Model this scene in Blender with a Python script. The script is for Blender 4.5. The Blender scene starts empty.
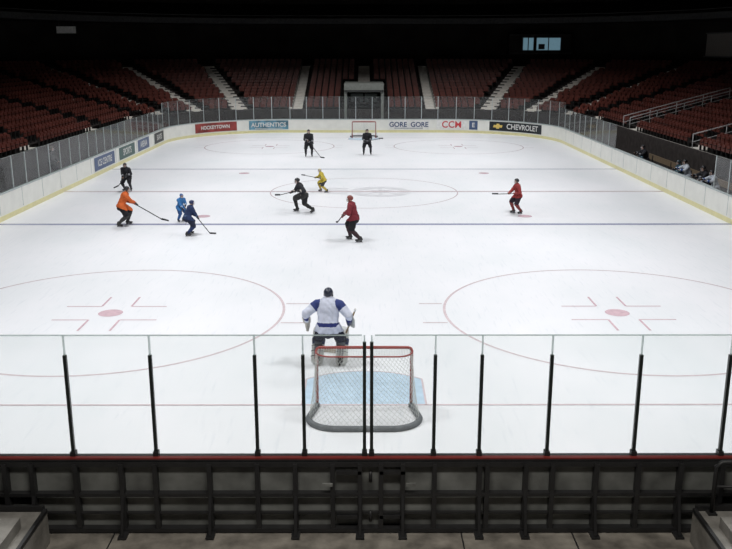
import bpy, math, random
import numpy as np
from mathutils import Vector, Matrix, noise
random.seed(4)
scn = bpy.context.scene
try:
    scn.view_settings.view_transform = 'Standard'
except Exception:
    pass

# ------------------------------------------------------------------ materials
M = {}
def mat(key, col, rough=0.6, spec=0.3, var=0.12, scale=6.0, metal=0.0, bump=0.0, bscale=30.0, emit=None, estr=0.0):
    m = bpy.data.materials.new(key); m.use_nodes = True
    nt = m.node_tree; b = nt.nodes['Principled BSDF']
    b.inputs['Roughness'].default_value = rough
    b.inputs['Metallic'].default_value = metal
    b.inputs['Specular IOR Level'].default_value = spec
    tc = nt.nodes.new('ShaderNodeTexCoord')
    n = nt.nodes.new('ShaderNodeTexNoise'); n.inputs['Scale'].default_value = scale; n.inputs['Detail'].default_value = 4
    nt.links.new(tc.outputs['Object'], n.inputs['Vector'])
    r = nt.nodes.new('ShaderNodeValToRGB')
    r.color_ramp.elements[0].position = 0.3; r.color_ramp.elements[1].position = 0.7
    r.color_ramp.elements[0].color = tuple(max(0, c*(1-var)) for c in col)+(1,)
    r.color_ramp.elements[1].color = tuple(min(1, c*(1+var)) for c in col)+(1,)
    nt.links.new(n.outputs['Fac'], r.inputs['Fac'])
    nt.links.new(r.outputs['Color'], b.inputs['Base Color'])
    if bump > 0:
        n2 = nt.nodes.new('ShaderNodeTexNoise'); n2.inputs['Scale'].default_value = bscale
        nt.links.new(tc.outputs['Object'], n2.inputs['Vector'])
        bp = nt.nodes.new('ShaderNodeBump'); bp.inputs['Strength'].default_value = bump; bp.inputs['Distance'].default_value = 0.02
        nt.links.new(n2.outputs['Fac'], bp.inputs['Height']); nt.links.new(bp.outputs['Normal'], b.inputs['Normal'])
    if emit:
        b.inputs['Emission Color'].default_value = tuple(emit)+(1,); b.inputs['Emission Strength'].default_value = estr
    M[key] = m
    return m

mat('kick_yellow', (.74,.69,.38), .4, .4, .06)
mat('board_white', (.80,.80,.75), .35, .5, .05, 2)
mat('board_cap', (.45,.50,.50), .4)
mat('cap_red', (.24,.035,.03), .4)
mat('board_back', (.17,.175,.165), .4, .5, .45, 2.2)
mat('frame_black', (.022,.022,.023), .45, .5, .2)
mat('pole_black', (.022,.027,.025), .35, .5, .1)
mat('gasket', (.55,.60,.60), .3, .5, .05)
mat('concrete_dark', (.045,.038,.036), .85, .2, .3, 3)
mat('concrete', (.24,.23,.21), .85, .2, .25, 4, bump=.3)
mat('floor_dirty', (.24,.22,.19), .6, .3, .5, 3, bump=.2)
mat('aisle_concrete', (.80,.76,.70), .8, .2, .10, 4)
mat('seat_red', (.125,.034,.025), .42, .45, .25, .6)
mat('seat_iron', (.03,.03,.03), .5)
mat('wall_dark', (.018,.015,.014), .9, .1, .3, .5)
mat('ceiling_black', (.008,.008,.008), .95, .05, .2)
mat('fascia', (.035,.035,.035), .7, .2, .3)
mat('goal_red', (.30,.045,.038), .35, .5, .1)
mat('net_white', (.60,.62,.60), .8, .2, .1)
mat('pad_grey', (.13,.14,.15), .7, .3, .2)
mat('skin', (.55,.33,.24), .5, .4, .06)
mat('blade_steel', (.6,.6,.62), .25, .5, .05, metal=.9)
mat('stick_black', (.02,.02,.022), .4)
mat('stick_wood', (.30,.22,.13), .5)
mat('cage_steel', (.5,.5,.52), .3, .5, .05, metal=.7)
mat('eye_dark', (.02,.015,.01), .3)
mat('mouth_red', (.35,.10,.09), .5)
mat('sign_white', (.7,.7,.68), .6)
mat('rail_white', (.50,.50,.50), .4)
mat('window_glow', (.1,.15,.18), .3, emit=(.18,.32,.40), estr=.5)
mat('panel_brown', (.10,.09,.08), .7)
mat('tunnel_grey', (.22,.23,.21), .7)
mat('door_grey', (.14,.16,.15), .6)
mat('bench_wood', (.20,.15,.10), .6)
mat('lamp_housing', (.2,.2,.2), .5)
mat('line_red', (.67,.58,.61), .25, .5, .10, 8)
mat('line_thin_red', (.67,.56,.59), .25, .5, .12, 8)
mat('line_spot_red', (.66,.48,.53), .25, .5, .12, 8)
mat('line_blue', (.34,.36,.49), .25, .5, .15, 8)
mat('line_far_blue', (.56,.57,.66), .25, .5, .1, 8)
mat('crease_blue', (.53,.67,.80), .25, .5, .10, 5)
mat('logo_grey', (.71,.71,.74), .3, .5, .08, 2)

def ice_mat():
    m = bpy.data.materials.new('ice'); m.use_nodes = True; nt = m.node_tree; b = nt.nodes['Principled BSDF']
    b.inputs['Specular IOR Level'].default_value = .35
    tc = nt.nodes.new('ShaderNodeTexCoord')
    n = nt.nodes.new('ShaderNodeTexNoise'); n.inputs['Scale'].default_value = .35; n.inputs['Detail'].default_value = 8; n.inputs['Roughness'].default_value = .6
    mp = nt.nodes.new('ShaderNodeMapping'); mp.inputs['Scale'].default_value = (1, .5, 1)
    nt.links.new(tc.outputs['Object'], mp.inputs['Vector']); nt.links.new(mp.outputs['Vector'], n.inputs['Vector'])
    r = nt.nodes.new('ShaderNodeValToRGB')
    r.color_ramp.elements[0].position = .32; r.color_ramp.elements[0].color = (.73,.75,.775,1)
    r.color_ramp.elements[1].position = .62; r.color_ramp.elements[1].color = (.80,.80,.83,1)
    nt.links.new(n.outputs['Fac'], r.inputs['Fac'])
    mp2 = nt.nodes.new('ShaderNodeMapping'); mp2.inputs['Scale'].default_value = (9, .8, 1); mp2.inputs['Rotation'].default_value = (0,0,.5)
    n2 = nt.nodes.new('ShaderNodeTexNoise'); n2.inputs['Scale'].default_value = 1.4; n2.inputs['Detail'].default_value = 6
    nt.links.new(tc.outputs['Object'], mp2.inputs['Vector']); nt.links.new(mp2.outputs['Vector'], n2.inputs['Vector'])
    r2 = nt.nodes.new('ShaderNodeValToRGB'); r2.color_ramp.elements[0].position = .33; r2.color_ramp.elements[0].color = (.93,.94,.95,1)
    r2.color_ramp.elements[1].position = .42; r2.color_ramp.elements[1].color = (1,1,1,1)
    nt.links.new(n2.outputs['Fac'], r2.inputs['Fac'])
    mx = nt.nodes.new('ShaderNodeMixRGB'); mx.blend_type = 'MULTIPLY'; mx.inputs['Fac'].default_value = 1
    nt.links.new(r.outputs['Color'], mx.inputs['Color1']); nt.links.new(r2.outputs['Color'], mx.inputs['Color2'])
    nt.links.new(mx.outputs['Color'], b.inputs['Base Color'])
    b.inputs['Roughness'].default_value = .38
    M['ice'] = m
ice_mat()
def glass_mat(key, haze, tint):
    m = bpy.data.materials.new(key); m.use_nodes = True; nt = m.node_tree; nt.nodes.clear()
    out = nt.nodes.new('ShaderNodeOutputMaterial')
    t = nt.nodes.new('ShaderNodeBsdfTransparent'); t.inputs['Color'].default_value = tint+(1,)
    g = nt.nodes.new('ShaderNodeBsdfGlossy'); g.inputs['Roughness'].default_value = .08
    d = nt.nodes.new('ShaderNodeBsdfDiffuse'); d.inputs['Color'].default_value = (.8,.84,.86,1)
    fr = nt.nodes.new('ShaderNodeFresnel'); fr.inputs['IOR'].default_value = 1.25
    m1 = nt.nodes.new('ShaderNodeMixShader'); nt.links.new(fr.outputs[0], m1.inputs[0])
    nt.links.new(t.outputs[0], m1.inputs[1]); nt.links.new(g.outputs[0], m1.inputs[2])
    n = nt.nodes.new('ShaderNodeTexNoise'); n.inputs['Scale'].default_value = 2
    mr = nt.nodes.new('ShaderNodeMapRange'); mr.inputs['To Min'].default_value = haze*.6; mr.inputs['To Max'].default_value = haze*1.4
    nt.links.new(n.outputs['Fac'], mr.inputs['Value'])
    m2 = nt.nodes.new('ShaderNodeMixShader'); nt.links.new(mr.outputs[0], m2.inputs[0])
    nt.links.new(m1.outputs[0], m2.inputs[1]); nt.links.new(d.outputs[0], m2.inputs[2])
    nt.links.new(m2.outputs[0], out.inputs['Surface'])
    M[key] = m
glass_mat('glass_near', .03, (.975,.985,.98))
glass_mat('glass_rink', .05, (.95,.96,.96))
def edge_mat():
    m = bpy.data.materials.new('glass_edge'); m.use_nodes = True; nt = m.node_tree; nt.nodes.clear()
    out = nt.nodes.new('ShaderNodeOutputMaterial')
    t = nt.nodes.new('ShaderNodeBsdfTransparent'); t.inputs['Color'].default_value = (.72,.76,.75,1)
    d = nt.nodes.new('ShaderNodeBsdfTranslucent'); d.inputs['Color'].default_value = (.8,.86,.84,1)
    n = nt.nodes.new('ShaderNodeTexNoise'); mr = nt.nodes.new('ShaderNodeMapRange'); mr.inputs['To Min'].default_value = .3; mr.inputs['To Max'].default_value = .5
    nt.links.new(n.outputs['Fac'], mr.inputs['Value'])
    m2 = nt.nodes.new('ShaderNodeMixShader'); nt.links.new(mr.outputs[0], m2.inputs[0]); nt.links.new(t.outputs[0], m2.inputs[1]); nt.links.new(d.outputs[0], m2.inputs[2])
    nt.links.new(m2.outputs[0], out.inputs['Surface']); M['glass_edge'] = m
edge_mat()

def cmat(col, kind='cloth'):
    key = kind+'_%d_%d_%d' % tuple(int(c*255) for c in col)
    if key not in M:
        if kind == 'cloth': mat(key, col, .8, .2, .10, 12, bump=.25, bscale=25)
        else: mat(key, col, .35, .5, .08, 12)
    return key

# ------------------------------------------------------------------ mesh builder
class MB:
    def __init__(s): s.v=[]; s.f=[]; s.m=[]; s.sm=[]
    def add(s, vs, fs, m, smooth=False):
        o=len(s.v); s.v += [tuple(v) for v in vs]
        for f in fs: s.f.append(tuple(i+o for i in f)); s.m.append(m); s.sm.append(smooth)
    def box(s, c, d, m, R=None):
        c=Vector(c); x,y,z=d[0]/2,d[1]/2,d[2]/2
        vs=[Vector((a*x,b*y,e*z)) for a in(-1,1) for b in(-1,1) for e in(-1,1)]
        if R is not None: vs=[R@v for v in vs]
        s.add([v+c for v in vs],[(0,1,3,2),(4,6,7,5),(0,4,5,1),(2,3,7,6),(0,2,6,4),(1,5,7,3)],m)
    def bar(s, a, b, w, d, m, up=Vector((0,0,1))):
        a=Vector(a); b=Vector(b); ax=(b-a); L=ax.length; ax.normalize()
        sx=ax.cross(up)
        if sx.length<1e-4: sx=ax.cross(Vector((0,1,0)))
        sx.normalize(); sy=sx.cross(ax)
        R=Matrix((sx,sy,ax)).transposed()
        s.box((a+b)/2,(w,d,L),m,R)
    def tube(s, pts, r, m, n=8, closed=False):
        pts=[Vector(p) for p in pts]; N=len(pts)
        rs = r if isinstance(r,(list,tuple)) else [r]*N
        vs=[]; prev=None
        for i,p in enumerate(pts):
            if closed: t=pts[(i+1)%N]-pts[i-1]
            else: t=pts[min(i+1,N-1)]-pts[max(i-1,0)]
            t.normalize()
            if prev is None:
                u=t.cross(Vector((0,0,1)))
                if u.length<.1: u=t.cross(Vector((0,1,0)))
            else: u=prev-t*prev.dot(t)
            u.normalize(); prev=u; w=t.cross(u)
            for k in range(n):
                a=2*math.pi*k/n; vs.append(p+(u*math.cos(a)+w*math.sin(a))*rs[i])
        fs=[]
        for i in range(N if closed else N-1):
            j=(i+1)%N
            for k in range(n):
                l=(k+1)%n; fs.append((i*n+k,i*n+l,j*n+l,j*n+k))
        if not closed:
            fs.append(tuple(range(n))[::-1]); fs.append(tuple((N-1)*n+k for k in range(n)))
        s.add(vs,fs,m,True)
    def capsule(s, a,b,ra,rb,m,su=1,sv=1,ref=Vector((1,0,0)),n=14,h=4):
        a=Vector(a); b=Vector(b); w=b-a
        if w.length<1e-5: w=Vector((0,0,1e-4)); 
        w=w.normalized(); u=ref-w*ref.dot(w)
        if u.length<.05: u=Vector((0,1,0))-w*w.y
        u.normalize(); v=w.cross(u)
        rings=[(a,ra,-math.pi/2+math.pi/2*i/h) for i in range(h+1)]+[(b,rb,math.pi/2*i/h) for i in range(h+1)]
        vs=[]
        for c,r,ph in rings:
            cp=max(math.cos(ph),.02)
            for k in range(n):
                th=2*math.pi*k/n
                vs.append(c+w*math.sin(ph)*r+(u*math.cos(th)*su+v*math.sin(th)*sv)*cp*r)
        N=len(rings); fs=[]
        for i in range(N-1):
            for k in range(n):
                l=(k+1)%n; fs.append((i*n+k,i*n+l,(i+1)*n+l,(i+1)*n+k))
        fs.append(tuple(range(n))[::-1]); fs.append(tuple((N-1)*n+k for k in range(n)))
        s.add(vs,fs,m,True)
    def strip(s, A, za, B, zb, m, closed=True):
        n=len(A); vs=[(p[0],p[1],za) for p in A]+[(p[0],p[1],zb) for p in B]
        fs=[(i,(i+1)%n,n+(i+1)%n,n+i) for i in range(n if closed else n-1)]
        s.add(vs,fs,m)
    def build(s, name, parent=None, loc=None, yaw=0, scale=1):
        me=bpy.data.meshes.new(name); me.from_pydata(s.v,[],s.f)
        keys=[]; 
        for k in s.m:
            if k not in keys: keys.append(k)
        for k in keys: me.materials.append(M[k])
        ix={k:i for i,k in enumerate(keys)}
        me.polygons.foreach_set('material_index',[ix[k] for k in s.m])
        me.polygons.foreach_set('use_smooth',s.sm)
        me.update()
        o=bpy.data.objects.new(name,me); scn.collection.objects.link(o)
        if parent: o.parent=parent
        if loc is not None: o.location=loc; o.rotation_euler=(0,0,yaw); o.scale=(scale,)*3
        return o

# ------------------------------------------------------------------ rink geometry
W=14.6; R0=8.5; YN=11.4; YF=72.4; CX=W-R0; CYN=YN+R0; CYF=YF-R0; YC=(YN+YF)/2
def closed_path(o, na=24):
    P=[]; R=R0+o
    for cx,cy,a0 in ((CX,CYF,0),(CX,CYN,90),(-CX,CYN,180),(-CX,CYF,270)):
        for i in range(na+1):
            a=math.radians(a0+90*i/na)
            P.append((cx+R*math.sin(a), cy+R*math.cos(a)))
    return P
def u_path(o, y0=8.0, na=20):
    R=R0+o; P=[(-W-o,y0)]
    for i in range(na+1):
        a=math.radians(-90+90*i/na); P.append((-CX+R*math.sin(a),CYF+R*math.cos(a)))
    for i in range(na+1):
        a=math.radians(90*i/na); P.append((CX+R*math.sin(a),CYF+R*math.cos(a)))
    P.append((W+o,y0)); return P

ice=MB()
cp=closed_path(0); ice.add([(x,y,0) for x,y in cp],[tuple(range(len(cp)))[::-1]],'ice')
Z1=.004
def rect(x0,x1,y0,y1,m,z=Z1): ice.add([(x0,y0,z),(x1,y0,z),(x1,y1,z),(x0,y1,z)],[(0,1,2,3)],m)
def ring(cx,cy,r,w,m,a0=0,a1=360,z=Z1,n=96):
    vs=[];fs=[]
    for i in range(n+1):
        a=math.radians(a0+(a1-a0)*i/n)
        for rr in (r-w,r): vs.append((cx+rr*math.cos(a),cy+rr*math.sin(a),z))
    for i in range(n): fs.append((2*i,2*i+1,2*i+3,2*i+2))
    ice.add(vs,fs,m)
def disc(cx,cy,r,m,z=Z1):
    ice.add([(cx+r*math.cos(i*math.pi/20),cy+r*math.sin(i*math.pi/20),z) for i in range(40)],[tuple(range(40))],m)
for gy,s in ((15.8,1),(68.0,-1)):
    dxx=R0-math.sqrt(R0*R0-(R0-abs(gy-(YN if s>0 else YF)))**2)
    rect(-W+dxx,W-dxx,gy-.03,gy+.03,'line_thin_red',.007)
    a0=math.acos(1.22/1.83)
    arcp=[(-1.83*math.cos(a),gy+s*1.83*math.sin(a)) for a in [a0+(math.pi-2*a0)*i/24 for i in range(25)]]
    poly=[(-1.22,gy)]+arcp+[(1.22,gy)]
    vs=[(x,y,Z1) for x,y in poly]
    ice.add(vs,[tuple(range(len(vs))) if s<0 else tuple(range(len(vs)))[::-1]],'crease_blue')
    for i in range(len(poly)-1):
        a=Vector(poly[i]); b=Vector(poly[i+1]); t=(b-a).normalized(); n_=Vector((-t.y,t.x))*.02
        q=[a-n_,b-n_,b+n_,a+n_]; ice.add([(p.x,p.y,.007) for p in q],[(0,1,2,3)],'line_thin_red')
rect(-W,W,33.65,33.95,'line_blue'); rect(-W,W,49.85,50.15,'line_far_blue')
rect(-W,W,YC-.15,YC+.15,'line_red',.006)
ring(0,YC,4.57,.06,'line_thin_red')
# faint centre-ice emblem: wheel and wing feathers
ring(.8,YC,1.5,.5,'logo_grey'); disc(.8,YC,.35,'logo_grey')
for i in range(8):
    a=math.pi*i/4; c,s_=math.cos(a),math.sin(a)
    ice.add([(.8+c*.3-s_*.08,YC+s_*.3+c*.08,Z1),(.8+c*.3+s_*.08,YC+s_*.3-c*.08,Z1),(.8+c*1.05+s_*.08,YC+s_*1.05-c*.08,Z1),(.8+c*1.05-s_*.08,YC+s_*1.05+c*.08,Z1)],[(0,1,2,3)],'logo_grey')
for k in range(4):
    y=YC+1.1-.55*k; ice.add([(-.8,y,Z1),(-.8,y-.35,Z1),(-3.2+.5*k,y-.05,Z1),(-3.3+.5*k,y+.15,Z1)],[(0,3,2,1)],'logo_grey')
for sx in (-1,1):
    for cy in (21.9,61.9):
        cx=6.7*sx
        ring(cx,cy,4.6,.07,'line_thin_red'); disc(cx,cy,.32,'line_spot_red')
        for qx in (-1,1):
            for qy in (-1,1):
                x0=cx+qx*.4; x1=cx+qx*1.35; y=cy+qy*.6
                rect(min(x0,x1),max(x0,x1),y-.03,y+.03,'line_spot_red')
                y0=y; y1=cy+qy*1.5; rect(x0-.03,x0+.03,min(y0,y1),max(y0,y1),'line_spot_red',.006)
                xa=cx+qx*4.57; xb=cx+qx*5.2; rect(min(xa,xb),max(xa,xb),cy+qy*.85-.03,cy+qy*.85+.03,'line_thin_red',.006)
    for cy in (35.5,48.3): disc(6.7*sx,cy,.3,'line_spot_red')
ice_obj=ice.build('ice_rink')

bd=MB()
p0=closed_path(0); p1=closed_path(.13); pc0=closed_path(-.02); pc1=closed_path(.16); pk=closed_path(-.012)
bd.strip(p0,0,p0,1.10,'board_white'); bd.strip(pk,0,pk,.20,'kick_yellow'); bd.strip(p0,.20,pk,.20,'kick_yellow')
bd.strip(p1,1.08,p1,0,'board_back')
bd.strip(pc0,1.06,pc0,1.11,'board_cap'); bd.strip(pc0,1.11,pc1,1.11,'board_cap'); bd.strip(pc1,1.11,pc1,1.06,'board_cap'); bd.strip(pc1,1.06,pc0,1.06,'board_cap')
for s in (-1,1):
    y=CYN
    while y<CYF: bd.box((s*(W-.004),y,.66),(.012,.02,.8),'board_cap'); y+=2.4
boards=bd.build('dasher_boards')
nb=MB(); yb=YN-.13
nb.box((0,YN-.075,1.118),(12.2,.20,.02),'frame_black')
nb.box((0,YN-.13,1.137),(12.2,.07,.025),'cap_red')
nb.box((0,yb-.035,1.06),(12.2,.07,.07),'frame_black')
nb.box((0,yb-.05,.60),(12.2,.10,.05),'frame_black'); nb.box((0,yb-.03,.545),(12.2,.06,.012),'gasket')
nb.box((0,yb-.06,.045),(12.2,.12,.06),'frame_black'); nb.box((0,yb-.05,.30),(12.2,.05,.03),'frame_black')
xs=[-5.7,-5.1,-4.72,-4.1,-3.45,-2.97,-2.2,-1.52,-.98,-.45,-.06,.24,.55,1.0,1.64,1.75,2.3,2.68,3.3,3.9,4.5,5.09,5.7]
for i,x in enumerate(xs):
    nb.box((x,yb-.055,.56),(.065,.11,1.04),'frame_black')
    if i%2==0:
        nb.bar((x,yb-.05,.75),(x,yb-.26,.04),.04,.03,'frame_black'); nb.box((x,yb-.16,.02),(.12,.28,.03),'frame_black')
for x in (-.22,.40):
    nb.box((x,yb-.08,.95),(.36,.06,.05),'frame_black'); nb.box((x,yb-.08,.25),(.36,.06,.05),'frame_black')
for z in (.28,.9): nb.tube([(.09,yb-.12,z-.08),(.09,yb-.12,z+.08)],.025,'frame_black')
for x in (-.52,.66): nb.box((x,yb-.13,.78),(.14,.04,.04),'board_back')
nb.build('board_support_frame',parent=boards)

gn=MB(); posts=[-6.05,-5.3,-4.15,-2.97,-1.52,-.85,.005,.105,.99,1.64,2.61,3.85,5.09,6.05]
gy=YN-.065
for a,b in zip(posts[:-1],posts[1:]):
    if b-a<.2: continue
    gn.box(((a+b)/2,gy,2.045),(b-a-.03,.014,1.80),'glass_near')
gn.build('rink_glass_pane',parent=boards)
gp=MB()
for i,x in enumerate(posts):
    top=2.66 if abs(x-.055)>.1 else 2.85
    gp.box((x,gy,(1.1+top)/2),(.047,.05,top-1.1),'pole_black')
    gp.box((x,gy,(top+2.95)/2),(.022,.02,2.95-top),'glass_edge')
    gp.box((x,gy,1.17),(.075,.10,.09),'frame_black')
gp.box((-3.03,gy,2.95),(6.0,.018,.016),'glass_edge'); gp.box((3.1,gy,2.95),(5.9,.018,.016),'glass_edge')
gp.build('glass_support_posts',parent=boards)
gr=MB(); gpost=MB()
def walk():
    R=R0+.07
    def arc(cx,cy,a0,a1):
        n=9; P=[]
        for i in range(n+1):
            a=math.radians(a0+(a1-a0)*i/n); P.append((cx+R*math.sin(a),cy+R*math.cos(a)))
        return P
    out=[]
    out.append((arc(-CX,CYN,-180,-90),1.5)); 
    n=30; out.append(([(-W-.07,CYN+(CYF-CYN)*i/n) for i in range(n+1)],1.35))
    out.append((arc(-CX,CYF,-90,0),1.8)); out.append(([(-CX+2*CX*i/9,YF+.07) for i in range(10)],1.8))
    out.append((arc(CX,CYF,0,90),1.8)); out.append(([(W+.07,CYF-(CYF-CYN)*i/n) for i in range(n+1)],1.35))
    out.append((arc(CX,CYN,90,180),1.5))
    return out
for k,(P,h) in enumerate(walk()):
    for i in range(len(P)-1):
        a,b=P[i],P[i+1]
        if k==5 and 36<(a[1]+b[1])/2<50: continue
        gr.add([(a[0],a[1],1.11),(b[0],b[1],1.11),(b[0],b[1],1.11+h),(a[0],a[1],1.11+h)],[(0,1,2,3)],'glass_rink')
        gpost.box((a[0],a[1],1.11+h/2),(.04,.04,h),'gasket')
        gpost.bar((a[0],a[1],1.11+h),(b[0],b[1],1.11+h),.02,.02,'glass_edge')
gr.build('rink_glass_panels',parent=boards); gpost.build('glass_posts',parent=boards)

# ------------------------------------------------------------------ adverts on the boards
def text_mesh(body,size):
    cu=bpy.data.curves.new('t','FONT'); cu.body=body; cu.size=size; cu.align_x='CENTER'; cu.align_y='CENTER'
    cu.offset=.012
    o=bpy.data.objects.new('t',cu); scn.collection.objects.link(o)
    me=bpy.data.meshes.new_from_object(o.evaluated_get(bpy.context.evaluated_depsgraph_get()))
    vs=[tuple(v.co) for v in me.vertices]; fs=[tuple(p.vertices) for p in me.polygons]
    bpy.data.objects.remove(o); bpy.data.curves.remove(cu); bpy.data.meshes.remove(me)
    return vs,fs
def pp(s,o):
    L=CX; R=R0+o; sg=1 if s>=0 else -1; a=abs(s)
    if a<=L: x,y=a,YF+o
    elif a<=L+R0*math.pi/2:
        th=(a-L)/R0; x,y=CX+R*math.sin(th),CYF+R*math.cos(th)
    else: x,y=W+o,CYF-(a-L-R0*math.pi/2)
    return sg*x,y
ARC=R0*math.pi/2
def ad(s0,s1,bg,txt=None,fg='sign_white',size=.5,z0=.28,z1=1.0,bow=False,sub=None):
    b=MB(); n=max(2,int((s1-s0)/.4))
    P=[pp(s0+(s1-s0)*i/n,-.014) for i in range(n+1)]
    b.strip(P,z0,P,z1,bg,closed=False)
    def put(vs,fs,c,z,m,off=-.024):
        b.add([pp(c+v[0],off)+(z+v[1],) for v in vs],fs,m)
    c=(s0+s1)/2
    if txt:
        vs,fs=text_mesh(txt,size); put(vs,fs,c+(.55 if bow else 0),(z0+z1)/2,fg)
    if bow:
        x=s0+.75-c; q=[(-.42,-.1),(-.36,.1),(-.12,.1),(-.12,.2),(.12,.2),(.16,.1),(.42,.1),(.36,-.1),(.12,-.1),(.12,-.2),(-.12,-.2),(-.16,-.1)]
        put([(x+u,v) for u,v in q],[tuple(range(12))],c,(z0+z1)/2,'bow_gold')
    if sub: 
        put([(-(s1-s0)*.35,-.02),((s1-s0)*.35,-.02),((s1-s0)*.35,.02),(-(s1-s0)*.35,.02)],[(0,1,2,3)],c,z0+.08,sub)
    return b.build('advert_panel')
mat('bow_gold',(.75,.55,.15),.4); mat('ad_red',(.24,.045,.04),.4,var=.5,scale=1.5); mat('ad_teal',(.12,.27,.36),.4,var=.5,scale=2)
mat('ad_dark',(.02,.025,.03),.4); mat('ad_blue',(.07,.11,.22),.4); mat('ad_green',(.05,.11,.10),.4); mat('ad_white',(.78,.78,.76),.4)
mat('txt_red',(.55,.05,.06),.4); mat('txt_dark',(.03,.06,.16),.4)
th=lambda d: CX+math.radians(d)*R0
ad(-th(57),-th(30),'ad_red','HOCKEYTOWN','sign_white',.38)
ad(-th(23),-th(1),'ad_teal','AUTHENTICS','sign_white',.48,sub='sign_white')
ad(2.0,5.4,'ad_white','GORE  GORE','txt_dark',.55,sub='txt_dark')
ad(6.0,8.5,'ad_white','CCM','txt_red',.75)
ad(8.7,9.4,'ad_blue','E','sign_white',.5)
ad(th(29),th(64),'ad_dark','CHEVROLET','sign_white',.58,bow=True)
Ys=lambda y: CX+ARC+(CYF-y)
ad(-Ys(46.9),-Ys(50.8),'ad_blue','ICE CENTRE','sign_white',.5)
ad(-Ys(51.8),-Ys(55.4),'ad_green','SPORTS','sign_white',.55)
ad(-Ys(56.2),-Ys(59.2),'ad_blue','ARENA','sign_white',.55)
ad(-Ys(60.8),-Ys(63.6),'ad_dark','SKATE','sign_white',.5)

# ------------------------------------------------------------------ bowl
O0=2.5; TR=.85; RI=.228; NR=16; Z0=1.5
st=MB()
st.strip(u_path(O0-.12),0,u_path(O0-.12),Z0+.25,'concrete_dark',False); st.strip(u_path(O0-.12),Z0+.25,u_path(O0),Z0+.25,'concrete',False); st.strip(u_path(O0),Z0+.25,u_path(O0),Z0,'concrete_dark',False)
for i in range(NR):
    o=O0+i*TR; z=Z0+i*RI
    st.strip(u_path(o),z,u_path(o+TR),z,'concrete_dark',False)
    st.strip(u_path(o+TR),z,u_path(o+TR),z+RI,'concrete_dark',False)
OT=O0+NR*TR; ZT=Z0+NR*RI
st.strip(u_path(OT),ZT,u_path(OT+2.5),ZT,'concrete_dark',False)
AX=[-5.9,5.9]; AA=[22,41,60,79]; AY=[57.,46.,35.,24.]; HW=1.02
def rowpos(i, o):
    out=[]; R=R0+o; sp=.56
    for s in (-1,1):
        n=int((CYF-20)/sp)
        for k in range(n):
            y=20+sp*(k+.5)
            if any(abs(y-a)<HW for a in AY): continue
            out.append((s*(W+o),y,-s,0))
        L=R*math.pi/2; n=int(L/sp)
        for k in range(n):
            a=(k+.5)/n*math.pi/2
            if any(abs(a-math.radians(q))*R<HW for q in AA): continue
            out.append((s*(CX+R*math.sin(a)),CYF+R*math.cos(a),-s*math.sin(a),-math.cos(a)))
    n=int(2*CX/sp)
    for k in range(n):
        x=-CX+2*CX*(k+.5)/n
        if any(abs(x-a)<.95 for a in AX): continue
        if i<9 and abs(x)<2.0: continue
        if i>=9 and abs(x)<.9: continue
        out.append((x,YF+o,0,-1))
    return out
T=MB()
bk=[(-.23,.40),(.23,.40),(.23,.76),(.17,.83),(-.17,.83),(-.23,.76)]
def prism(poly,y0,y1,tilt,m):
    n=len(poly); vs=[(x,y0-(z-.4)*tilt,z) for x,z in poly]+[(x,y1-(z-.4)*tilt,z) for x,z in poly]
    fs=[tuple(range(n)),tuple(range(n,2*n))[::-1]]+[(i,i+n,(i+1)%n+n,(i+1)%n) for i in range(n)]
    T.add(vs,fs,m)
prism(bk,-.02,.03,.22,'seat_red')
prism([(-.21,.42),(.21,.42),(.21,.66),(.15,.74),(-.15,.74),(-.21,.66)],.07,.13,.10,'seat_red')
for x in (-.265,.265): T.box((x,.03,.30),(.03,.10,.60),'seat_iron'); T.box((x,.12,.60),(.045,.26,.03),'seat_iron')
TV=np.array(T.v); TF=T.f; TM=T.m
allv=[];allf=[];allm=[];off=0
for i in range(NR):
    o=O0+i*TR+.42; z=Z0+i*RI+.002
    for (x,y,nx,ny) in rowpos(i,o):
        X=TV[:,0]*ny+TV[:,1]*nx+x; Y=-TV[:,0]*nx+TV[:,1]*ny+y
        allv.append(np.stack([X,Y,TV[:,2]+z],1))
        allf += [tuple(q+off for q in f) for f in TF]; allm+=TM; off+=len(TV)
mb=MB(); mb.v=[tuple(v) for v in np.concatenate(allv)]; mb.f=allf; mb.m=allm; mb.sm=[False]*len(allf)
mb.build('stadium_seating')
stands=st.build('grandstand_terrace')
al=MB()
def aisle(px,py,dx,dy,i0=0,w=1.35):
    ang=math.atan2(-dx,dy); Rm=Matrix.Rotation(ang,3,'Z')
    for i in range(i0,NR):
        o=O0+i*TR; z=Z0+i*RI
        h=RI*.5+.03
        al.box((px+dx*(o+TR*.25-.012),py+dy*(o+TR*.25-.012),z+.02-h/2),(w,TR*.5,h),'aisle_concrete',Rm)
        al.box((px+dx*(o+TR*.75-.012),py+dy*(o+TR*.75-.012),z+.02+RI*.5-h/2),(w,TR*.5,h),'aisle_concrete',Rm)
for x in AX: aisle(x,YF,0,1,0,1.15)
aisle(0,YF,0,1,9,1.1)
for s in (-1,1):
    for q in AA:
        a=math.radians(q); aisle(s*(CX+R0*math.sin(a)),CYF+R0*math.cos(a),s*math.sin(a),math.cos(a))
    for y in AY: aisle(s*W,y,s,0)
al.build('aisle_stairs',parent=stands)
tp=MB(); ty=YF+O0-.4
tp.box((-1.55,ty+1.8,1.95),(.22,4.4,3.9),'tunnel_grey'); tp.box((1.55,ty+1.8,1.95),(.22,4.4,3.9),'tunnel_grey')
tp.box((0,ty+1.8,3.55),(2.9,4.4,.7),'tunnel_grey'); tp.box((0,ty+3.9,1.6),(2.9,.1,3.2),'wall_dark')
tp.box((0,ty-.45,3.3),(3.3,.1,.12),'frame_black')
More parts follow.
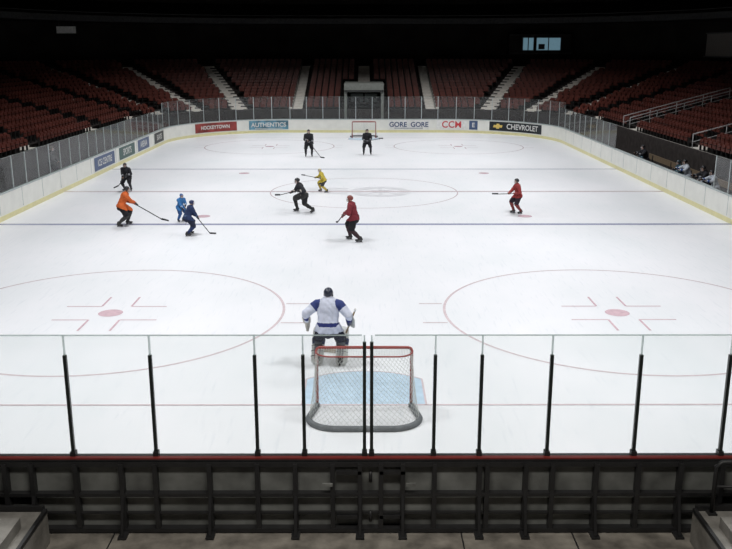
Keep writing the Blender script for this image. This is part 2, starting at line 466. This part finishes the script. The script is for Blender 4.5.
for x in (-.62,.62):
    tp.box((x,ty+3.0,1.45),(1.1,.06,2.9),'door_grey'); tp.box((x,ty+2.95,2.2),(.5,.02,.7),'frame_black'); tp.box((x*.2,ty+2.93,1.2),(.05,.05,.4),'gasket')
tp.box((0,ty+1.0,.01),(2.9,3.0,.02),'concrete')
tp.build('tunnel_portal',parent=stands)

wl=MB(); OW=OT+2.5
wl.strip(u_path(OW),0,u_path(OW),17,'wall_dark',False)
wl.build('wall_far')
dk=MB(); OD=OT-2.5; 
dk.strip(u_path(OD),9.0,u_path(OW-.05),9.0,'wall_dark',False); dk.strip(u_path(OD),9.0,u_path(OD),9.5,'fascia',False); dk.strip(u_path(OD),9.5,u_path(OW-.05),11,'wall_dark',False)
dk.tube([(x,y,9.75) for x,y in u_path(OD-.04)],.04,'fascia')
dk.build('upper_balcony')
cs=MB(); cs.box((0,45,17.1),(80,110,.2),'ceiling_black'); cs.build('ceiling')
fl=MB(); fl.add([(-40,-5,-.03),(40,-5,-.03),(40,95,-.03),(-40,95,-.03)],[(0,1,2,3)],'concrete_dark'); fl.build('floor')
f2=MB(); f2.box((0,10.35,-.012),(10.6,1.85,.02),'floor_dirty')
f2.box((-1.25,10.4,.003),(1.9,.62,.012),'frame_black'); 
for x in (-3.6,1.4,3.0): f2.box((x,10.35,.0),(.02,1.8,.008),'frame_black')
f2.build('floor_walkway')
wn=MB(); wn.box((0,-4,8),(80,.2,18),'wall_dark'); wn.build('wall_near')
for n,(xa,xb) in enumerate(((15.3,16.3),(16.6,18.9))):
    b=MB(); zc=7.15; y=86.2
    b.box(((xa+xb)/2,y,zc),(xb-xa,.05,1.15),'window_glow')
    for z in (zc-.62,zc+.62): b.box(((xa+xb)/2,y-.04,z),(xb-xa+.16,.14,.1),'frame_black')
    for x in (xa-.04,xb+.04,(xa+xb)/2): b.box((x,y-.04,zc),(.08,.14,1.3),'frame_black')
    if n==1: b.box((17.1,y-.03,zc-.25),(.6,.03,.5),'fascia')
    b.build('window_%d'%(n+1))
pb=MB(); pb.box((17,87.2,7.1),(6,1.9,1.9),'wall_dark'); pb.box((17,86.3,8.0),(6,.3,.08),'fascia'); pb.box((17,86.3,6.3),(6,.3,.08),'fascia'); pb.build('press_box')
sg=MB(); sg.box((-25.0,75.6,8.25),(1.6,.08,.55),'sign_white'); sg.box((-25.0,75.65,8.25),(1.75,.06,.68),'fascia')
for x in (-25.6,-24.4): sg.tube([(x,75.65,8.5),(x,75.65,9.0)],.02,'frame_black',6)
sg.build('hanging_sign')
bx=MB(); bx.box((27.8,66.,7.0),(3.2,5,1.6),'panel_brown'); bx.box((26.15,66,7.85),(.1,5.1,.1),'fascia'); bx.box((27.8,66,6.15),(3.4,5.2,.1),'fascia')
for y in (63.8,68.2): bx.box((28.5,y,5.6),(.15,.15,1.1),'fascia')
bx.build('broadcast_booth')
def handrail(s,y):
    b=MB(); n=8; pts=[]
    for i in range(n+1):
        o=O0+i*TR; pts.append((s*(W+o),y,Z0+i*RI+.95))
    b.tube(pts,.03,'rail_white'); b.tube([(p[0],p[1],p[2]-.4) for p in pts],.02,'rail_white')
    for p in pts[::2]: b.tube([(p[0],p[1],p[2]-.95),p],.025,'rail_white')
    b.build('stair_handrail',parent=stands)
for y in (56.3,57.7): handrail(1,y)
handrail(1,45.3)

for s,x0 in ((-1,4.45),(1,4.62)):
    b=MB(); b.box((s*(x0+1.2),10.15,.24),(2.4,1.55,.48),'concrete'); b.box((s*(x0+1.3),9.9,.56),(2.2,1.2,.16),'concrete')
    b.box((s*(x0+.02),10.15,.50),(.05,1.56,.06),'frame_black')
    b.box((s*(x0+.5),10.96,.30),(.9,.05,.5),'frame_black')  # black end and edge strips stand in for L-shaped shading on the block
    b.build('concrete_step_block')
rb=MB()
rb.tube([(4.85,10.85,.485),(4.85,10.85,1.2),(4.92,10.85,1.27),(6.2,10.85,1.27)],.03,'frame_black',10)
rb.tube([(4.85,10.85,.9),(6.2,10.85,.9)],.02,'frame_black',8); rb.tube([(5.5,10.85,.485),(5.5,10.85,1.27)],.02,'frame_black',8)
rb.box((4.85,10.85,.498),(.12,.12,.03),'frame_black')
rb.build('guard_rail')

# ------------------------------------------------------------------ goals
def goal(loc, yaw):
    b=MB(); w=.915; h=1.22; r=.032
    def arc3(c,rx,ry,a0,a1,z,n=10): return [(c[0]+rx*math.cos(math.radians(a0+(a1-a0)*i/n)),c[1]+ry*math.sin(math.radians(a0+(a1-a0)*i/n)),z) for i in range(n+1)]
    b.tube([(-w,0,.0),(-w,0,h-.06),(-w+.02,0,h-.02),(-w+.06,0,h),(w-.06,0,h),(w-.02,0,h-.02),(w,0,h-.06),(w,0,.0)],r,'goal_red',10)
    base=[(-w,0,.04)]+arc3((-w+.42,-.62),.55,.50,180,270,.04)+arc3((w-.42,-.62),.55,.50,270,360,.04)+[(w,0,.04)]
    top=[(-w+.03,0,h)]+arc3((-w+.30,-.22),.30,.30,180,270,h)+arc3((w-.30,-.22),.30,.30,270,360,h)+[(w-.03,0,h)]
    b.tube(top,.016,'goal_red',8)
    o=b.build('hockey_goal',loc=loc,yaw=yaw)
    p=MB(); p.tube(base,.06,'pad_grey',10)
    p.tube([(0,-1.1,.05),(0,-.95,.6),(0,-.52,h)],.02,'net_white',8)
    p.build('base_frame',parent=o)
    def resample(P,n):
        P=[Vector(q) for q in P]; L=[0]
        for i in range(1,len(P)): L.append(L[-1]+(P[i]-P[i-1]).length)
        out=[]
        for k in range(n+1):
            t=L[-1]*k/n; i=0
            while i<len(L)-2 and L[i+1]<t: i+=1
            f=(t-L[i])/max(1e-6,L[i+1]-L[i]); out.append(P[i].lerp(P[i+1],min(1,f)))
        return out
    NU=72; NV=26; A=resample(base,NU); B=resample(top,NU)
    net=MB(); tr=.0032
    def sag(u,v): return .03*math.sin(math.pi*v)*math.sin(math.pi*u)
    G=[[A[i].lerp(B[i],j/NV)+Vector((0,sag(i/NU,j/NV),0)) for j in range(NV+1)] for i in range(NU+1)]
    for i in range(NU):
        for j in range(NV):
            if (i+j)%2==0: net.tube([G[i][j],G[i+1][j+1]],tr,'net_white',3)
            else: net.tube([G[i+1][j],G[i][j+1]],tr,'net_white',3)
    nx=36; ny=10
    for i in range(nx+1):
        x=-w+.05+(2*w-.1)*i/nx; d=.52 if abs(x)<w-.3 else .22+.30*math.sqrt(max(0,1-((abs(x)-(w-.3))/.3)**2))
        net.tube([(x,0,h),(x,-d/2,h-.03),(x,-d,h)],tr,'net_white',3)
    for j in range(1,ny):
        y=-.52*j/ny; xx=w-.03 if y>-.22 else w-.3+.3*math.sqrt(max(0,1-((-y-.22)/.3)**2))
        net.tube([(-xx,y,h-.02),(0,y,h-.04),(xx,y,h-.02)],tr,'net_white',3)
    net.build('netting',parent=o)
    return o
goal((0,15.72,0),0)
goal((0,68.1,0),math.pi)

# ------------------------------------------------------------------ people
def ik(a,b,l1,l2,pole):
    d=b-a; L=d.length
    if L>l1+l2-.005: L=l1+l2-.005; b=a+d.normalized()*L
    w=d.normalized(); x=(l1*l1-l2*l2+L*L)/(2*L); h=math.sqrt(max(0,l1*l1-x*x))
    p=(pole-w*pole.dot(w)).normalized()
    return a+w*x+p*h, b
V=Vector
def person(name, loc, yaw, scale, C, crouch=.08, lean=.25, side=0, twist=0, headyaw=0, headdown=0, feet=None, top=None, heel=None, f=.38,
           lefttop=True, hands=None, goalie=False, seated=False, voxel=.011, stickmat='stick_black', bladedir=None):
    prims=[]
    def P(a,b,ra,rb,lab,su=1,sv=1,ref=V((1,0,0))): prims.append((V(a),V(b),ra,rb,su,sv,V(ref),lab))
    hz=(.62 if seated else 1.0-crouch)
    Pv=V((0,0,hz)); up=V((math.sin(side),math.sin(lean),math.cos(lean)*math.cos(side))).normalized()
    rt=Matrix.Rotation(twist,3,'Z')@V((1,0,0)); rt=(rt-up*rt.dot(up)).normalized(); fw=up.cross(rt)
    g=1.16 if goalie else 1.0
    Nk=Pv+up*.50
    P(Pv-up*.06,Pv+up*.22,.20*g,.185*g,'torso_low',1,.80,rt)
    P(Pv+up*.18,Pv+up*.38,.19*g,.205*g,'torso',1,.78,rt)
    P(Pv+up*.43-rt*.15*g,Pv+up*.43+rt*.15*g,.105*g,.105*g,'yoke',1,1,fw)
    P(Nk-up*.05,Nk+up*.05,.065,.06,'skin')
    hf=Matrix.Rotation(headyaw,3,'Z')@(fw-V((0,0,1))*fw.z*.6); hf.z-=headdown; hf.normalize()
    hr=hf.cross(V((0,0,1))).normalized(); hu=hr.cross(hf)
    Hc=Nk+(up*.5+V((0,0,1))*.5).normalized()*.155+hf*.02
    HM=Matrix((hr,hf,hu)).transposed()
    def hp(x,y,z): return Hc+HM@V((x,y,z))
    P(hp(0,-.012,.025),hp(0,-.011,.035),.095,.093,'skin',.82,1.0,hr)
    P(hp(0,.02,-.05),hp(0,.03,-.075),.062,.05,'skin',.95,1,hr)
    P(hp(0,.085,.005),hp(0,.098,-.022),.012,.016,'skin')
    for s in (-1,1): P(hp(s*.08,-.01,.01),hp(s*.08,-.012,-.02),.018,.013,'skin',.5,1,hr)
    P(Nk,hp(0,-.01,-.04),.06,.058,'skin')
    if feet is None: feet=[((-.19,.0,.145),.18,0),((.19,.03,.145),-.18,0)]
    if seated: feet=[((-.17,.42,.145),.1,0),((.17,.42,.145),-.1,0)]
    FM=[]; knees=[];ank=[]
    for s,(fp,fyaw,fpitch) in zip((-1,1),feet):
        hip=Pv+rt*s*.105-V((0,0,.04)); A=V(fp)
        kp=V((s*.28,1,.15)) 
        K,A=ik(hip,A,.44,.44,kp); knees.append(K); ank.append(A)
        P(hip,hip.lerp(K,.9),.145,.118,'pants',1,1)
        P(hip.lerp(K,.85),K,.10,.092,'sock')
        P(K,K.lerp(A,.45),.088,.082,'sock'); P(K.lerp(A,.4),A,.080,.055,'sock')
        F=Matrix.Rotation(fyaw,3,'Z')@Matrix.Rotation(fpitch,3,'X'); FM.append((A,F))
        P(A+F@V((0,-.035,-.02)),A+F@V((0,.06,-.035)),.052,.046,'boot'); P(A+F@V((0,.05,-.04)),A+F@V((0,.165,-.048)),.045,.036,'boot',1.1,.85,F@V((1,0,0)))
        P(A+V((0,0,.04)),A,.062,.055,'boot')
    if hands is None:
        T_=V(top); H_=V(heel); B_=T_.lerp(H_,f)
        LH,RH=(T_,B_) if lefttop else (B_,T_); axis=(H_-T_).normalized()
    else:
        LH,RH=V(hands[0]),V(hands[1]); axis=V((1,0,0))
        if top is not None: axis=(V(heel)-V(top)).normalized()
    arms=[]
    for s,Hd in ((-1,LH),(1,RH)):
        sh=Pv+up*.43+rt*s*.205*g
        E,Hd=ik(sh,Hd,.30,.29,V((s*.9,-.7,-.35)))
        P(sh,E,.095*g,.078*g,'upperarm'); P(E,E.lerp(Hd,.8),.078*g,.058,'forearm')
        P(E.lerp(Hd,.75),Hd,.038,.034,'skin'); arms.append((E,Hd))
    raw=MB()
    for (a,b,ra,rb,su,sv,ref,lab) in prims: raw.capsule(a,b,ra,rb,'skin',su,sv,ref)
    tmp=raw.build('tmp'); md=tmp.modifiers.new('r','REMESH'); md.mode='VOXEL'; md.voxel_size=voxel; md.adaptivity=0
    sm=tmp.modifiers.new('s','SMOOTH'); sm.iterations=3; sm.factor=.5
    bpy.context.view_layer.update()
    me=bpy.data.meshes.new_from_object(tmp.evaluated_get(bpy.context.evaluated_depsgraph_get()))
    bpy.data.objects.remove(tmp)
    nf=len(me.polygons); cen=np.empty(nf*3); me.polygons.foreach_get('center',cen); cen=cen.reshape(-1,3)
    best=np.full(nf,1e9); idx=np.zeros(nf,int); tt=np.zeros(nf)
    for k,(a,b,ra,rb,su,sv,ref,lab) in enumerate(prims):
        w=b-a; L=max(w.length,1e-4); w=w.normalized(); u=ref-w*ref.dot(w)
        if u.length<.05: u=V((0,1,0))-w*w.y
        u.normalize(); v=w.cross(u)
        q=cen-np.array(a); t=np.clip(q@np.array(w)/L,0,1); rem=q-np.outer(t*L,np.array(w)); r=ra+(rb-ra)*t
        d=np.sqrt((rem@np.array(u)/su)**2+(rem@np.array(v)/sv)**2+(rem@np.array(w))**2)/r
        ms=d<best; best[ms]=d[ms]; idx[ms]=k; tt[ms]=t[ms]
    cols={'j':cmat(C['jersey']),'t':cmat(C.get('trim',C['jersey'])),'p':cmat(C['pants']),'s':cmat(C['socks']),'k':'skin','b':cmat(C.get('boot',(.02,.02,.02)),'hard'),'h':cmat(C.get('hem',C['jersey'])),'y':cmat(C.get('yoke',C['jersey']))}
    order=list(cols); me.materials.clear()
    for k in order: me.materials.append(M[cols[k]])
    mi=np.zeros(nf,int); hgt=(cen-np.array(Pv))@np.array(up); cut=-.16 if goalie else -.13
    for i in range(nf):
        lab=prims[idx[i]][7]; t=tt[i]
        if lab=='torso_low': k='p' if hgt[i]<cut else ('h' if t<.12 else ('t' if t<.42 else 'j'))
        elif lab=='torso': k='j'
        elif lab=='yoke': k='y'
        elif lab=='upperarm': k='j' if t>.35 else 'y'
        elif lab=='forearm': k='t' if .35<t<.75 else 'j'
        elif lab=='pants': k='p' if hgt[i]<cut+.02 else 'h'
        elif lab=='sock': k='s'
        elif lab=='boot': k='b'
        else: k='k'
        mi[i]=order.index(k)
    me.polygons.foreach_set('material_index',mi); me.polygons.foreach_set('use_smooth',[True]*nf)
    nv_=len(me.vertices); co=np.empty(nv_*3); me.vertices.foreach_get('co',co); co=co.reshape(-1,3)
    nr=np.empty(nv_*3); me.vertex_normals.foreach_get('vector',nr); nr=nr.reshape(-1,3)
    cloth=np.ones(nv_); flare=np.zeros(nv_); kk=(order.index('k'),order.index('b')); hi=order.index('h')
    for p in me.polygons:
        if mi[p.index] in kk:
            for q in p.vertices: cloth[q]=0
        elif mi[p.index]==hi:
            for q in p.vertices: flare[q]=1
    x,y,z=co[:,0],co[:,1],co[:,2]
    n_=np.sin(21*x+13*z+2.4*np.sin(13*y))*np.sin(17*y-12*z+1.9*np.sin(11*x))+.5*np.sin(44*z+14*x+3.3*np.sin(9*y+12*x))
    co+=nr*(n_*.0065*cloth+.018*flare)[:,None]
    me.vertices.foreach_set('co',co.ravel()); me.update()
    me.name=name; body=bpy.data.objects.new(name,me); scn.collection.objects.link(body)
    body.location=loc; body.rotation_euler=(0,0,yaw); body.scale=(scale,)*3
    hm=MB(); hk=cmat(C['helmet'],'hard'); nu,nv=24,14; vs=[];fs=[]
    for j in range(nv+1):
        ph=math.pi*j/nv
        for i in range(nu):
            a=2*math.pi*i/nu; rr=1.0+.02*math.cos(6*a)*math.sin(ph)
            vs.append(hp(.098*rr*math.sin(ph)*math.cos(a),.118*rr*math.sin(ph)*math.sin(a)-.012,.03+.108*math.cos(ph)))
    for j in range(nv):
        for i in range(nu):
            l=(i+1)%nu; yc=math.sin(2*math.pi*(i+.5)/nu); zc=.108*math.cos(math.pi*(j+.5)/nv)
            lim=.028 if yc>.55 else (-.055 if abs(yc)<=.55 else -.075)
            if zc>lim: fs.append((j*nu+i,j*nu+l,(j+1)*nu+l,(j+1)*nu+i))
    hm.add(vs,fs,hk,True)
    hm.capsule(hp(0,-.02,.125),hp(0,.05,.115),.022,.018,hk,1.6,.7,hr)
    for s in (-1,1): hm.capsule(hp(s*.088,-.0,-.03),hp(s*.085,.0,-.055),.03,.022,hk,.5,1,hr)
    hm.tube([hp(-.085,.0,-.06),hp(-.05,.045,-.125),hp(.05,.045,-.125),hp(.085,.0,-.06)],.005,'stick_black',6)
    hm.build('helmet',parent=body)
    fc=MB()
    for s in (-1,1):
        fc.capsule(hp(s*.032,.083,.008),hp(s*.034,.083,.008),.010,.010,'eye_dark')
    fc.capsule(hp(-.02,.093,-.055),hp(.02,.093,-.055),.006,.006,'mouth_red')
    fc.build('face_details',parent=body)
    cg=MB()
    for z in (.02,-.01,-.04,-.07,-.1):
        rr=.125-(.03 if z<-.08 else 0)
        cg.tube([hp(rr*.78*math.sin(a),rr*math.cos(a)+.005,z) for a in [math.radians(-75+150*i/8) for i in range(9)]],.003,'cage_steel',5)
    for a in (-60,-30,0,30,60):
        a=math.radians(a); cg.tube([hp(.125*.78*math.sin(a),.125*math.cos(a)+.005,.035),hp(.125*.78*math.sin(a),.125*math.cos(a)+.005,-.07),hp(.095*.78*math.sin(a),.095*math.cos(a)+.005,-.1)],.003,'cage_steel',5)
    cg.build('face_cage',parent=body)
    sk=MB()
    for A,F in FM:
        sk.box(A+F@V((0,.05,-.098)),(.02,.22,.03),'stick_black',F); sk.box(A+F@V((0,-.03,-.09)),(.03,.06,.05),'stick_black',F); sk.box(A+F@V((0,.12,-.09)),(.03,.06,.05),'stick_black',F)
        sk.box(A+F@V((0,.055,-.126)),(.005,.29,.03),'blade_steel',F)
    sk.build('skate_blades',parent=body)
    gk=cmat(C['glove'],'hard'); gl=MB()
    for (E,Hd),s in zip(arms,(-1,1)):
        if goalie: continue
        fa=(Hd-E).normalized(); n=(-fa+axis*fa.dot(axis))
        if n.length<.1: n=V((0,0,1)).cross(axis)
        n.normalize(); c2=axis.cross(n)
        palm=Hd+n*.045
        gl.capsule(palm-axis*.035,palm+axis*.035,.038,.038,gk,1.0,.75,n)
        gl.capsule(palm-fa*.03,Hd-fa*.15,.048,.068,gk,1,.85)
        for k in range(4):
            base=Hd+axis*(-.042+.028*k); r0=.04; ln=(150,175,170,135)[k]
            pts=[base+(n*math.cos(math.radians(a))+c2*math.sin(math.radians(a)))*r0 for a in [35+ln*q/6 for q in range(7)]]
            gl.tube(pts,[.0165]*5+[.015,.009],gk,7)
        pts=[Hd+(n*math.cos(math.radians(a))-c2*math.sin(math.radians(a)))*.04+axis*(-.06) for a in (25,60,95,125)]
        gl.tube(pts,[.019,.018,.016,.01],gk,7)
    if not goalie: gl.build('gloves',parent=body)
    if top is not None:
        sb=MB(); T_=V(top); H_=V(heel); ax=(H_-T_).normalized()
        sb.bar(T_-ax*.08,H_,.022,.032,stickmat)
        bdir=V(bladedir) if bladedir else V((ax.x,ax.y,0)); bdir.z=0 if H_.z<.1 else ax.z*.3; bdir.normalize()
        sd=bdir.cross(V((0,0,1))).normalized()
        n=6; bh=.075 if not goalie else .09; bl=.30 if not goalie else .38
        up2=sd.cross(bdir).normalized()
        vs=[];fs=[]
        for i in range(n+1):
            t=i/n; c=H_+bdir*(bl*t-.02)+sd*(.03*t*t)
            for yy,zz in ((-.006,-.022),(.006,-.022),(.006,-.022+bh*(1-.15*t)),(-.006,-.022+bh*(1-.15*t))): vs.append(c+sd*yy+up2*zz)
        for i in range(n):
            for q in range(4): fs.append((i*4+q,i*4+(q+1)%4,(i+1)*4+(q+1)%4,(i+1)*4+q))
        fs+=[(3,2,1,0),(n*4,n*4+1,n*4+2,n*4+3)]
        sb.add(vs,fs,'stick_black' if not goalie else stickmat)
        sb.bar(T_-ax*.10,T_-ax*.02,.03,.038,'sign_white')
        if goalie: sb.bar(T_.lerp(H_,.52),H_,.022,.085,stickmat,up=V((1,0,0)))
        sb.build('hockey_stick',parent=body)
    if goalie:
        gp_=MB(); pw=cmat((.50,.51,.50),'hard'); pn=cmat((.03,.04,.10),'hard')
        for K,A,s in zip(knees,ank,(-1,1)):
            fr=V((s*.1,1,0)); d=(A-K).normalized(); fr=(fr-d*fr.dot(d)).normalized(); sd=d.cross(fr)
            c0=K+fr*.09-d*.22+fr*.02; c1=K+fr*.10; c2=A+fr*.09+d*.02
            for (p,q,r1,r2,m_) in ((c0,c1,.085,.09,pw),(c1,c1+(c2-c1)*.3,.095,.085,pn),(c1+(c2-c1)*.25,c2,.088,.085,pw)):
                gp_.capsule(p,q,r1,r2,m_,1.55,.72,sd)
            gp_.capsule(c2,c2+fr*.06+d*.02,.07,.06,pw,1.6,.7,sd)
            for k in range(4):
                cc=K.lerp(A,.1+.26*k); a0=[cc+(sd*math.cos(math.radians(a))*.135+fr*(.05+math.sin(math.radians(a))*.15)) for a in range(180,361,20)]
                gp_.tube(a0,.010,'stick_black',5)
        gp_.build('leg_pads',parent=body)
        E,Hd=arms[0]; d=(Hd-E).normalized(); tr_=MB(); gk2=cmat((.40,.38,.34),'hard')
        tr_.capsule(Hd-d*.14,Hd+d*.0,.085,.075,gk2,1.1,.6)
        s_=d.cross(V((0,0,1))).normalized(); u_=s_.cross(d)
        c=Hd+d*.11+V((0,.03,.02))
        tr_.capsule(c-d*.03,c+d*.05,.115,.12,gk2,1,.45,u_)
        for k in range(5):
            a=math.radians(-70+35*k); e=c+d*.05+(d*math.cos(a)+u_*math.sin(a))*.135
            tr_.tube([c+(e-c)*.3,e,e+V((0,.05,0))],[.03,.027,.016],gk2,8)
        for k in range(5):
            a=math.radians(-40+20*k); tr_.tube([c+(d*math.cos(a)+u_*math.sin(a))*.1,c+(d*math.cos(a)+u_*math.sin(a))*.2+V((0,.06,0))],.006,'stick_black',5)
        tr_.build('catching_glove',parent=body)
        E,Hd=arms[1]; d=(Hd-E).normalized(); bl=MB()
        n=V((.55,.8,0)).normalized()
        bc=Hd+n*.075-d*.06
        bl.capsule(bc-d*.1,bc+d*.1,.105,.105,pw,1,.28,n.cross(d)); bl.capsule(Hd-d*.12,Hd-d*.01,.07,.055,pn)
        c2=axis.cross(n)
        for k in range(5):
            base=Hd+axis*(-.05+.026*k); pts=[base+(n*math.cos(math.radians(a))+c2*math.sin(math.radians(a)))*.035 for a in ([20,60,100,140,180] if k else [-20,-60,-100,-120])]
            bl.tube(pts,[.017]*(len(pts)-1)+[.01],gk2,7)
        bl.build('blocker_glove',parent=body)
    return body

K=(.015,.015,.018); NV_=(.02,.03,.10)
black=dict(jersey=(.025,.025,.03),trim=(.25,.25,.27),pants=K,socks=(.03,.03,.035),helmet=K,glove=K)
D=math.radians
person('hockey_goalie',(-.78,17.95,0),D(-6),1.04,dict(jersey=(.58,.61,.72),trim=(.03,.04,.16),hem=(.55,.58,.70),yoke=(.04,.055,.18),pants=(.02,.022,.04),socks=(.10,.11,.13),helmet=(.02,.025,.045),glove=K),
  crouch=.09,lean=.20,side=-.02,headyaw=D(-8),feet=[((-.25,.02,.145),.25,0),((.25,.02,.145),-.25,0)],top=(.56,-.06,1.24),heel=(.10,.78,.03),hands=((-.48,.16,.92),(.42,.18,.90)),
  goalie=True,stickmat='stick_wood',bladedir=(-1,.1,0),voxel=.010)
person('hockey_player',(-9.5,33.5,0),D(-75),.98,dict(jersey=(.60,.13,.035),trim=(.52,.10,.03),pants=K,socks=(.05,.05,.05),helmet=K,glove=K),
  crouch=.14,lean=.42,feet=[((-.22,.20,.145),.1,0),((.24,-.15,.145),-.4,0)],top=(-.12,.42,.92),heel=(.35,1.55,.25),f=.33)
person('hockey_player',(-11.55,42.1,0),D(170),.86,black,crouch=.12,lean=.35,feet=[((-.22,.05,.145),.3,0),((.22,-.05,.145),-.3,0)],top=(-.1,.35,.95),heel=(.2,.8,.4))
person('hockey_player',(-7.4,34.4,0),D(-130),.70,dict(jersey=(.05,.18,.42),trim=(.3,.42,.6),pants=(.03,.08,.22),socks=(.05,.13,.33),helmet=(.05,.12,.30),glove=K),
  crouch=.12,lean=.3,top=(-.1,.35,.95),heel=(.3,.85,.03))
person('hockey_player',(-6.55,31.7,0),D(-60),.82,dict(jersey=(.025,.04,.10),trim=(.08,.12,.22),pants=(.02,.025,.05),socks=(.025,.04,.11),helmet=NV_,glove=K),
  crouch=.14,lean=.35,feet=[((-.22,.15,.145),.1,0),((.22,-.15,.145),-.3,0)],top=(-.1,.38,.90),heel=(.2,.95,.03))
person('hockey_player',(-2.55,36.5,0),D(105),.97,dict(jersey=(.03,.03,.035),trim=(.55,.5,.45),hem=(.05,.05,.05),pants=K,socks=(.03,.03,.03),helmet=K,glove=K),
  crouch=.20,lean=.50,feet=[((-.42,-.30,.18),.5,-.3),((.16,.28,.145),-.1,0)],top=(-.22,.30,1.0),heel=(.45,1.0,.72),lefttop=True,f=.4)
person('hockey_player',(-1.95,41.8,0),D(95),.72,dict(jersey=(.56,.44,.07),trim=(.5,.4,.05),pants=(.05,.05,.05),socks=(.50,.38,.08),helmet=(.5,.45,.33),glove=K),
  crouch=.14,lean=.45,feet=[((-.28,-.2,.145),.3,0),((.2,.2,.145),-.1,0)],top=(-.15,.28,.95),heel=(.30,1.25,1.1),f=.3)
person('hockey_player',(-.35,30.7,0),D(75),1.0,dict(jersey=(.19,.03,.04),trim=(.15,.03,.04),pants=K,socks=(.05,.03,.035),helmet=(.20,.05,.04),glove=(.2,.03,.03)),
  crouch=.10,lean=.26,side=.02,feet=[((-.20,-.28,.145),.3,0),((.18,.20,.145),-.2,0)],top=(-.15,.32,1.05),heel=(.55,.80,.55),f=.4)
person('hockey_player',(-3.55,55.9,0),D(185),1.0,black,crouch=.04,lean=.08,top=(.05,.25,1.05),heel=(-.75,.75,.03),lefttop=False,f=.35)
person('hockey_player',(.2,56.9,0),D(180),.97,black,crouch=.05,lean=.12,top=(.15,.30,.90),heel=(-.80,.55,1.15),lefttop=False,f=.3,feet=[((-.25,.0,.145),.2,0),((.22,.0,.145),-.2,0)])
person('hockey_player',(6.5,36.1,0),D(100),.88,dict(jersey=(.30,.045,.045),trim=(.25,.04,.04),pants=(.03,.02,.03),socks=(.22,.05,.05),helmet=K,glove=(.25,.04,.04)),
  crouch=.08,lean=.18,feet=[((-.18,-.1,.145),.2,0),((.16,.15,.145),-.1,0)],top=(-.15,.25,1.0),heel=(.15,.98,.95),f=.35)
pbn=MB()
pbn.box((16.05,43,.45),(.35,13.4,.05),'bench_wood'); pbn.box((16.35,43,.8),(.04,13.4,.3),'bench_wood')
for y in range(37,50,3): pbn.box((16.05,y,.21),(.3,.08,.43),'frame_black'); pbn.box((16.33,y,.45),(.05,.08,.9),'frame_black')
pbn.build('players_bench')
dark2=dict(jersey=(.05,.10,.14),trim=(.2,.3,.35),pants=K,socks=K,helmet=(.03,.05,.06),glove=K)
lt=dict(jersey=(.50,.54,.60),trim=(.05,.1,.3),pants=K,socks=K,helmet=K,glove=K)
for y,c,sc,st_ in ((47.6,black,1.0,0),(49.3,dark2,.95,1),(43.6,dark2,.95,1),(41.2,lt,1.0,0),(40.1,lt,.95,1),(38.9,black,1.0,0),(37.9,lt,.97,0)):
    if st_: person('seated_player',(16.0,y,0),D(90),sc,c,lean=.25,seated=True,hands=[(-.18,.42,.85),(.18,.42,.85)],voxel=.015)
    else: person('standing_player',(15.50,y,0),D(90),sc,c,lean=.35,crouch=.1,hands=[(-.25,.60,1.19),(.25,.60,1.19)],voxel=.015)
person('standing_player',(-15.6,43.3,.335),D(-80),.98,dict(jersey=(.06,.06,.06),trim=(.06,.06,.06),pants=K,socks=K,helmet=(.1,.08,.05),glove=K),lean=.05,crouch=.03,hands=[(-.2,.3,.95),(.2,.3,.95)],voxel=.015)
pl=MB(); pl.box((-15.75,43.3,.165),(1.5,4,.33),'concrete_dark'); pl.build('penalty_box_platform')

# ------------------------------------------------------------------ lights
def area(x,y,z,sx,sy,e,spread=120,col=(.98,.99,1),rx=0):
    l=bpy.data.lights.new('rink_or_fill_lamp','AREA'); l.shape='RECTANGLE'; l.size=sx; l.size_y=sy; l.energy=e; l.color=col; l.spread=math.radians(spread)
    o=bpy.data.objects.new('rink_or_fill_lamp',l); o.location=(x,y,z); o.rotation_euler=(rx,0,0); scn.collection.objects.link(o)
    b=MB(); b.box((0,0,.16),(sx+.2,sy+.2,.2),'lamp_housing')
    if rx==0:
        for q in (-1,1): b.tube([(q*sx/2,0,.2),(q*sx/2,0,16.95-z)],.03,'frame_black')
    b.build('lamp_housing',parent=o)
for y in (17,29.5,42,54.5,67):
    for x in (-7.5,7.5): area(x,y,15.5,4,3,840 if y>18 else 900)
area(0,5.5,11.0,6,1.2,520,150,(1,.96,.9),math.radians(25))  # fill lamp and housing added above the near stands to brighten the board backs
w=bpy.data.worlds.new('World'); scn.world=w; w.use_nodes=True
w.node_tree.nodes['Background'].inputs[0].default_value=(.5,.55,.6,1); w.node_tree.nodes['Background'].inputs[1].default_value=.02

cam=bpy.data.cameras.new('camera'); co=bpy.data.objects.new('camera',cam); scn.collection.objects.link(co)
cam.sensor_width=36; cam.lens=36*866/732; cam.clip_end=300
co.location=(0,0,6.78); co.rotation_euler=(math.radians(90-14.66),0,-2/866)
scn.camera=co
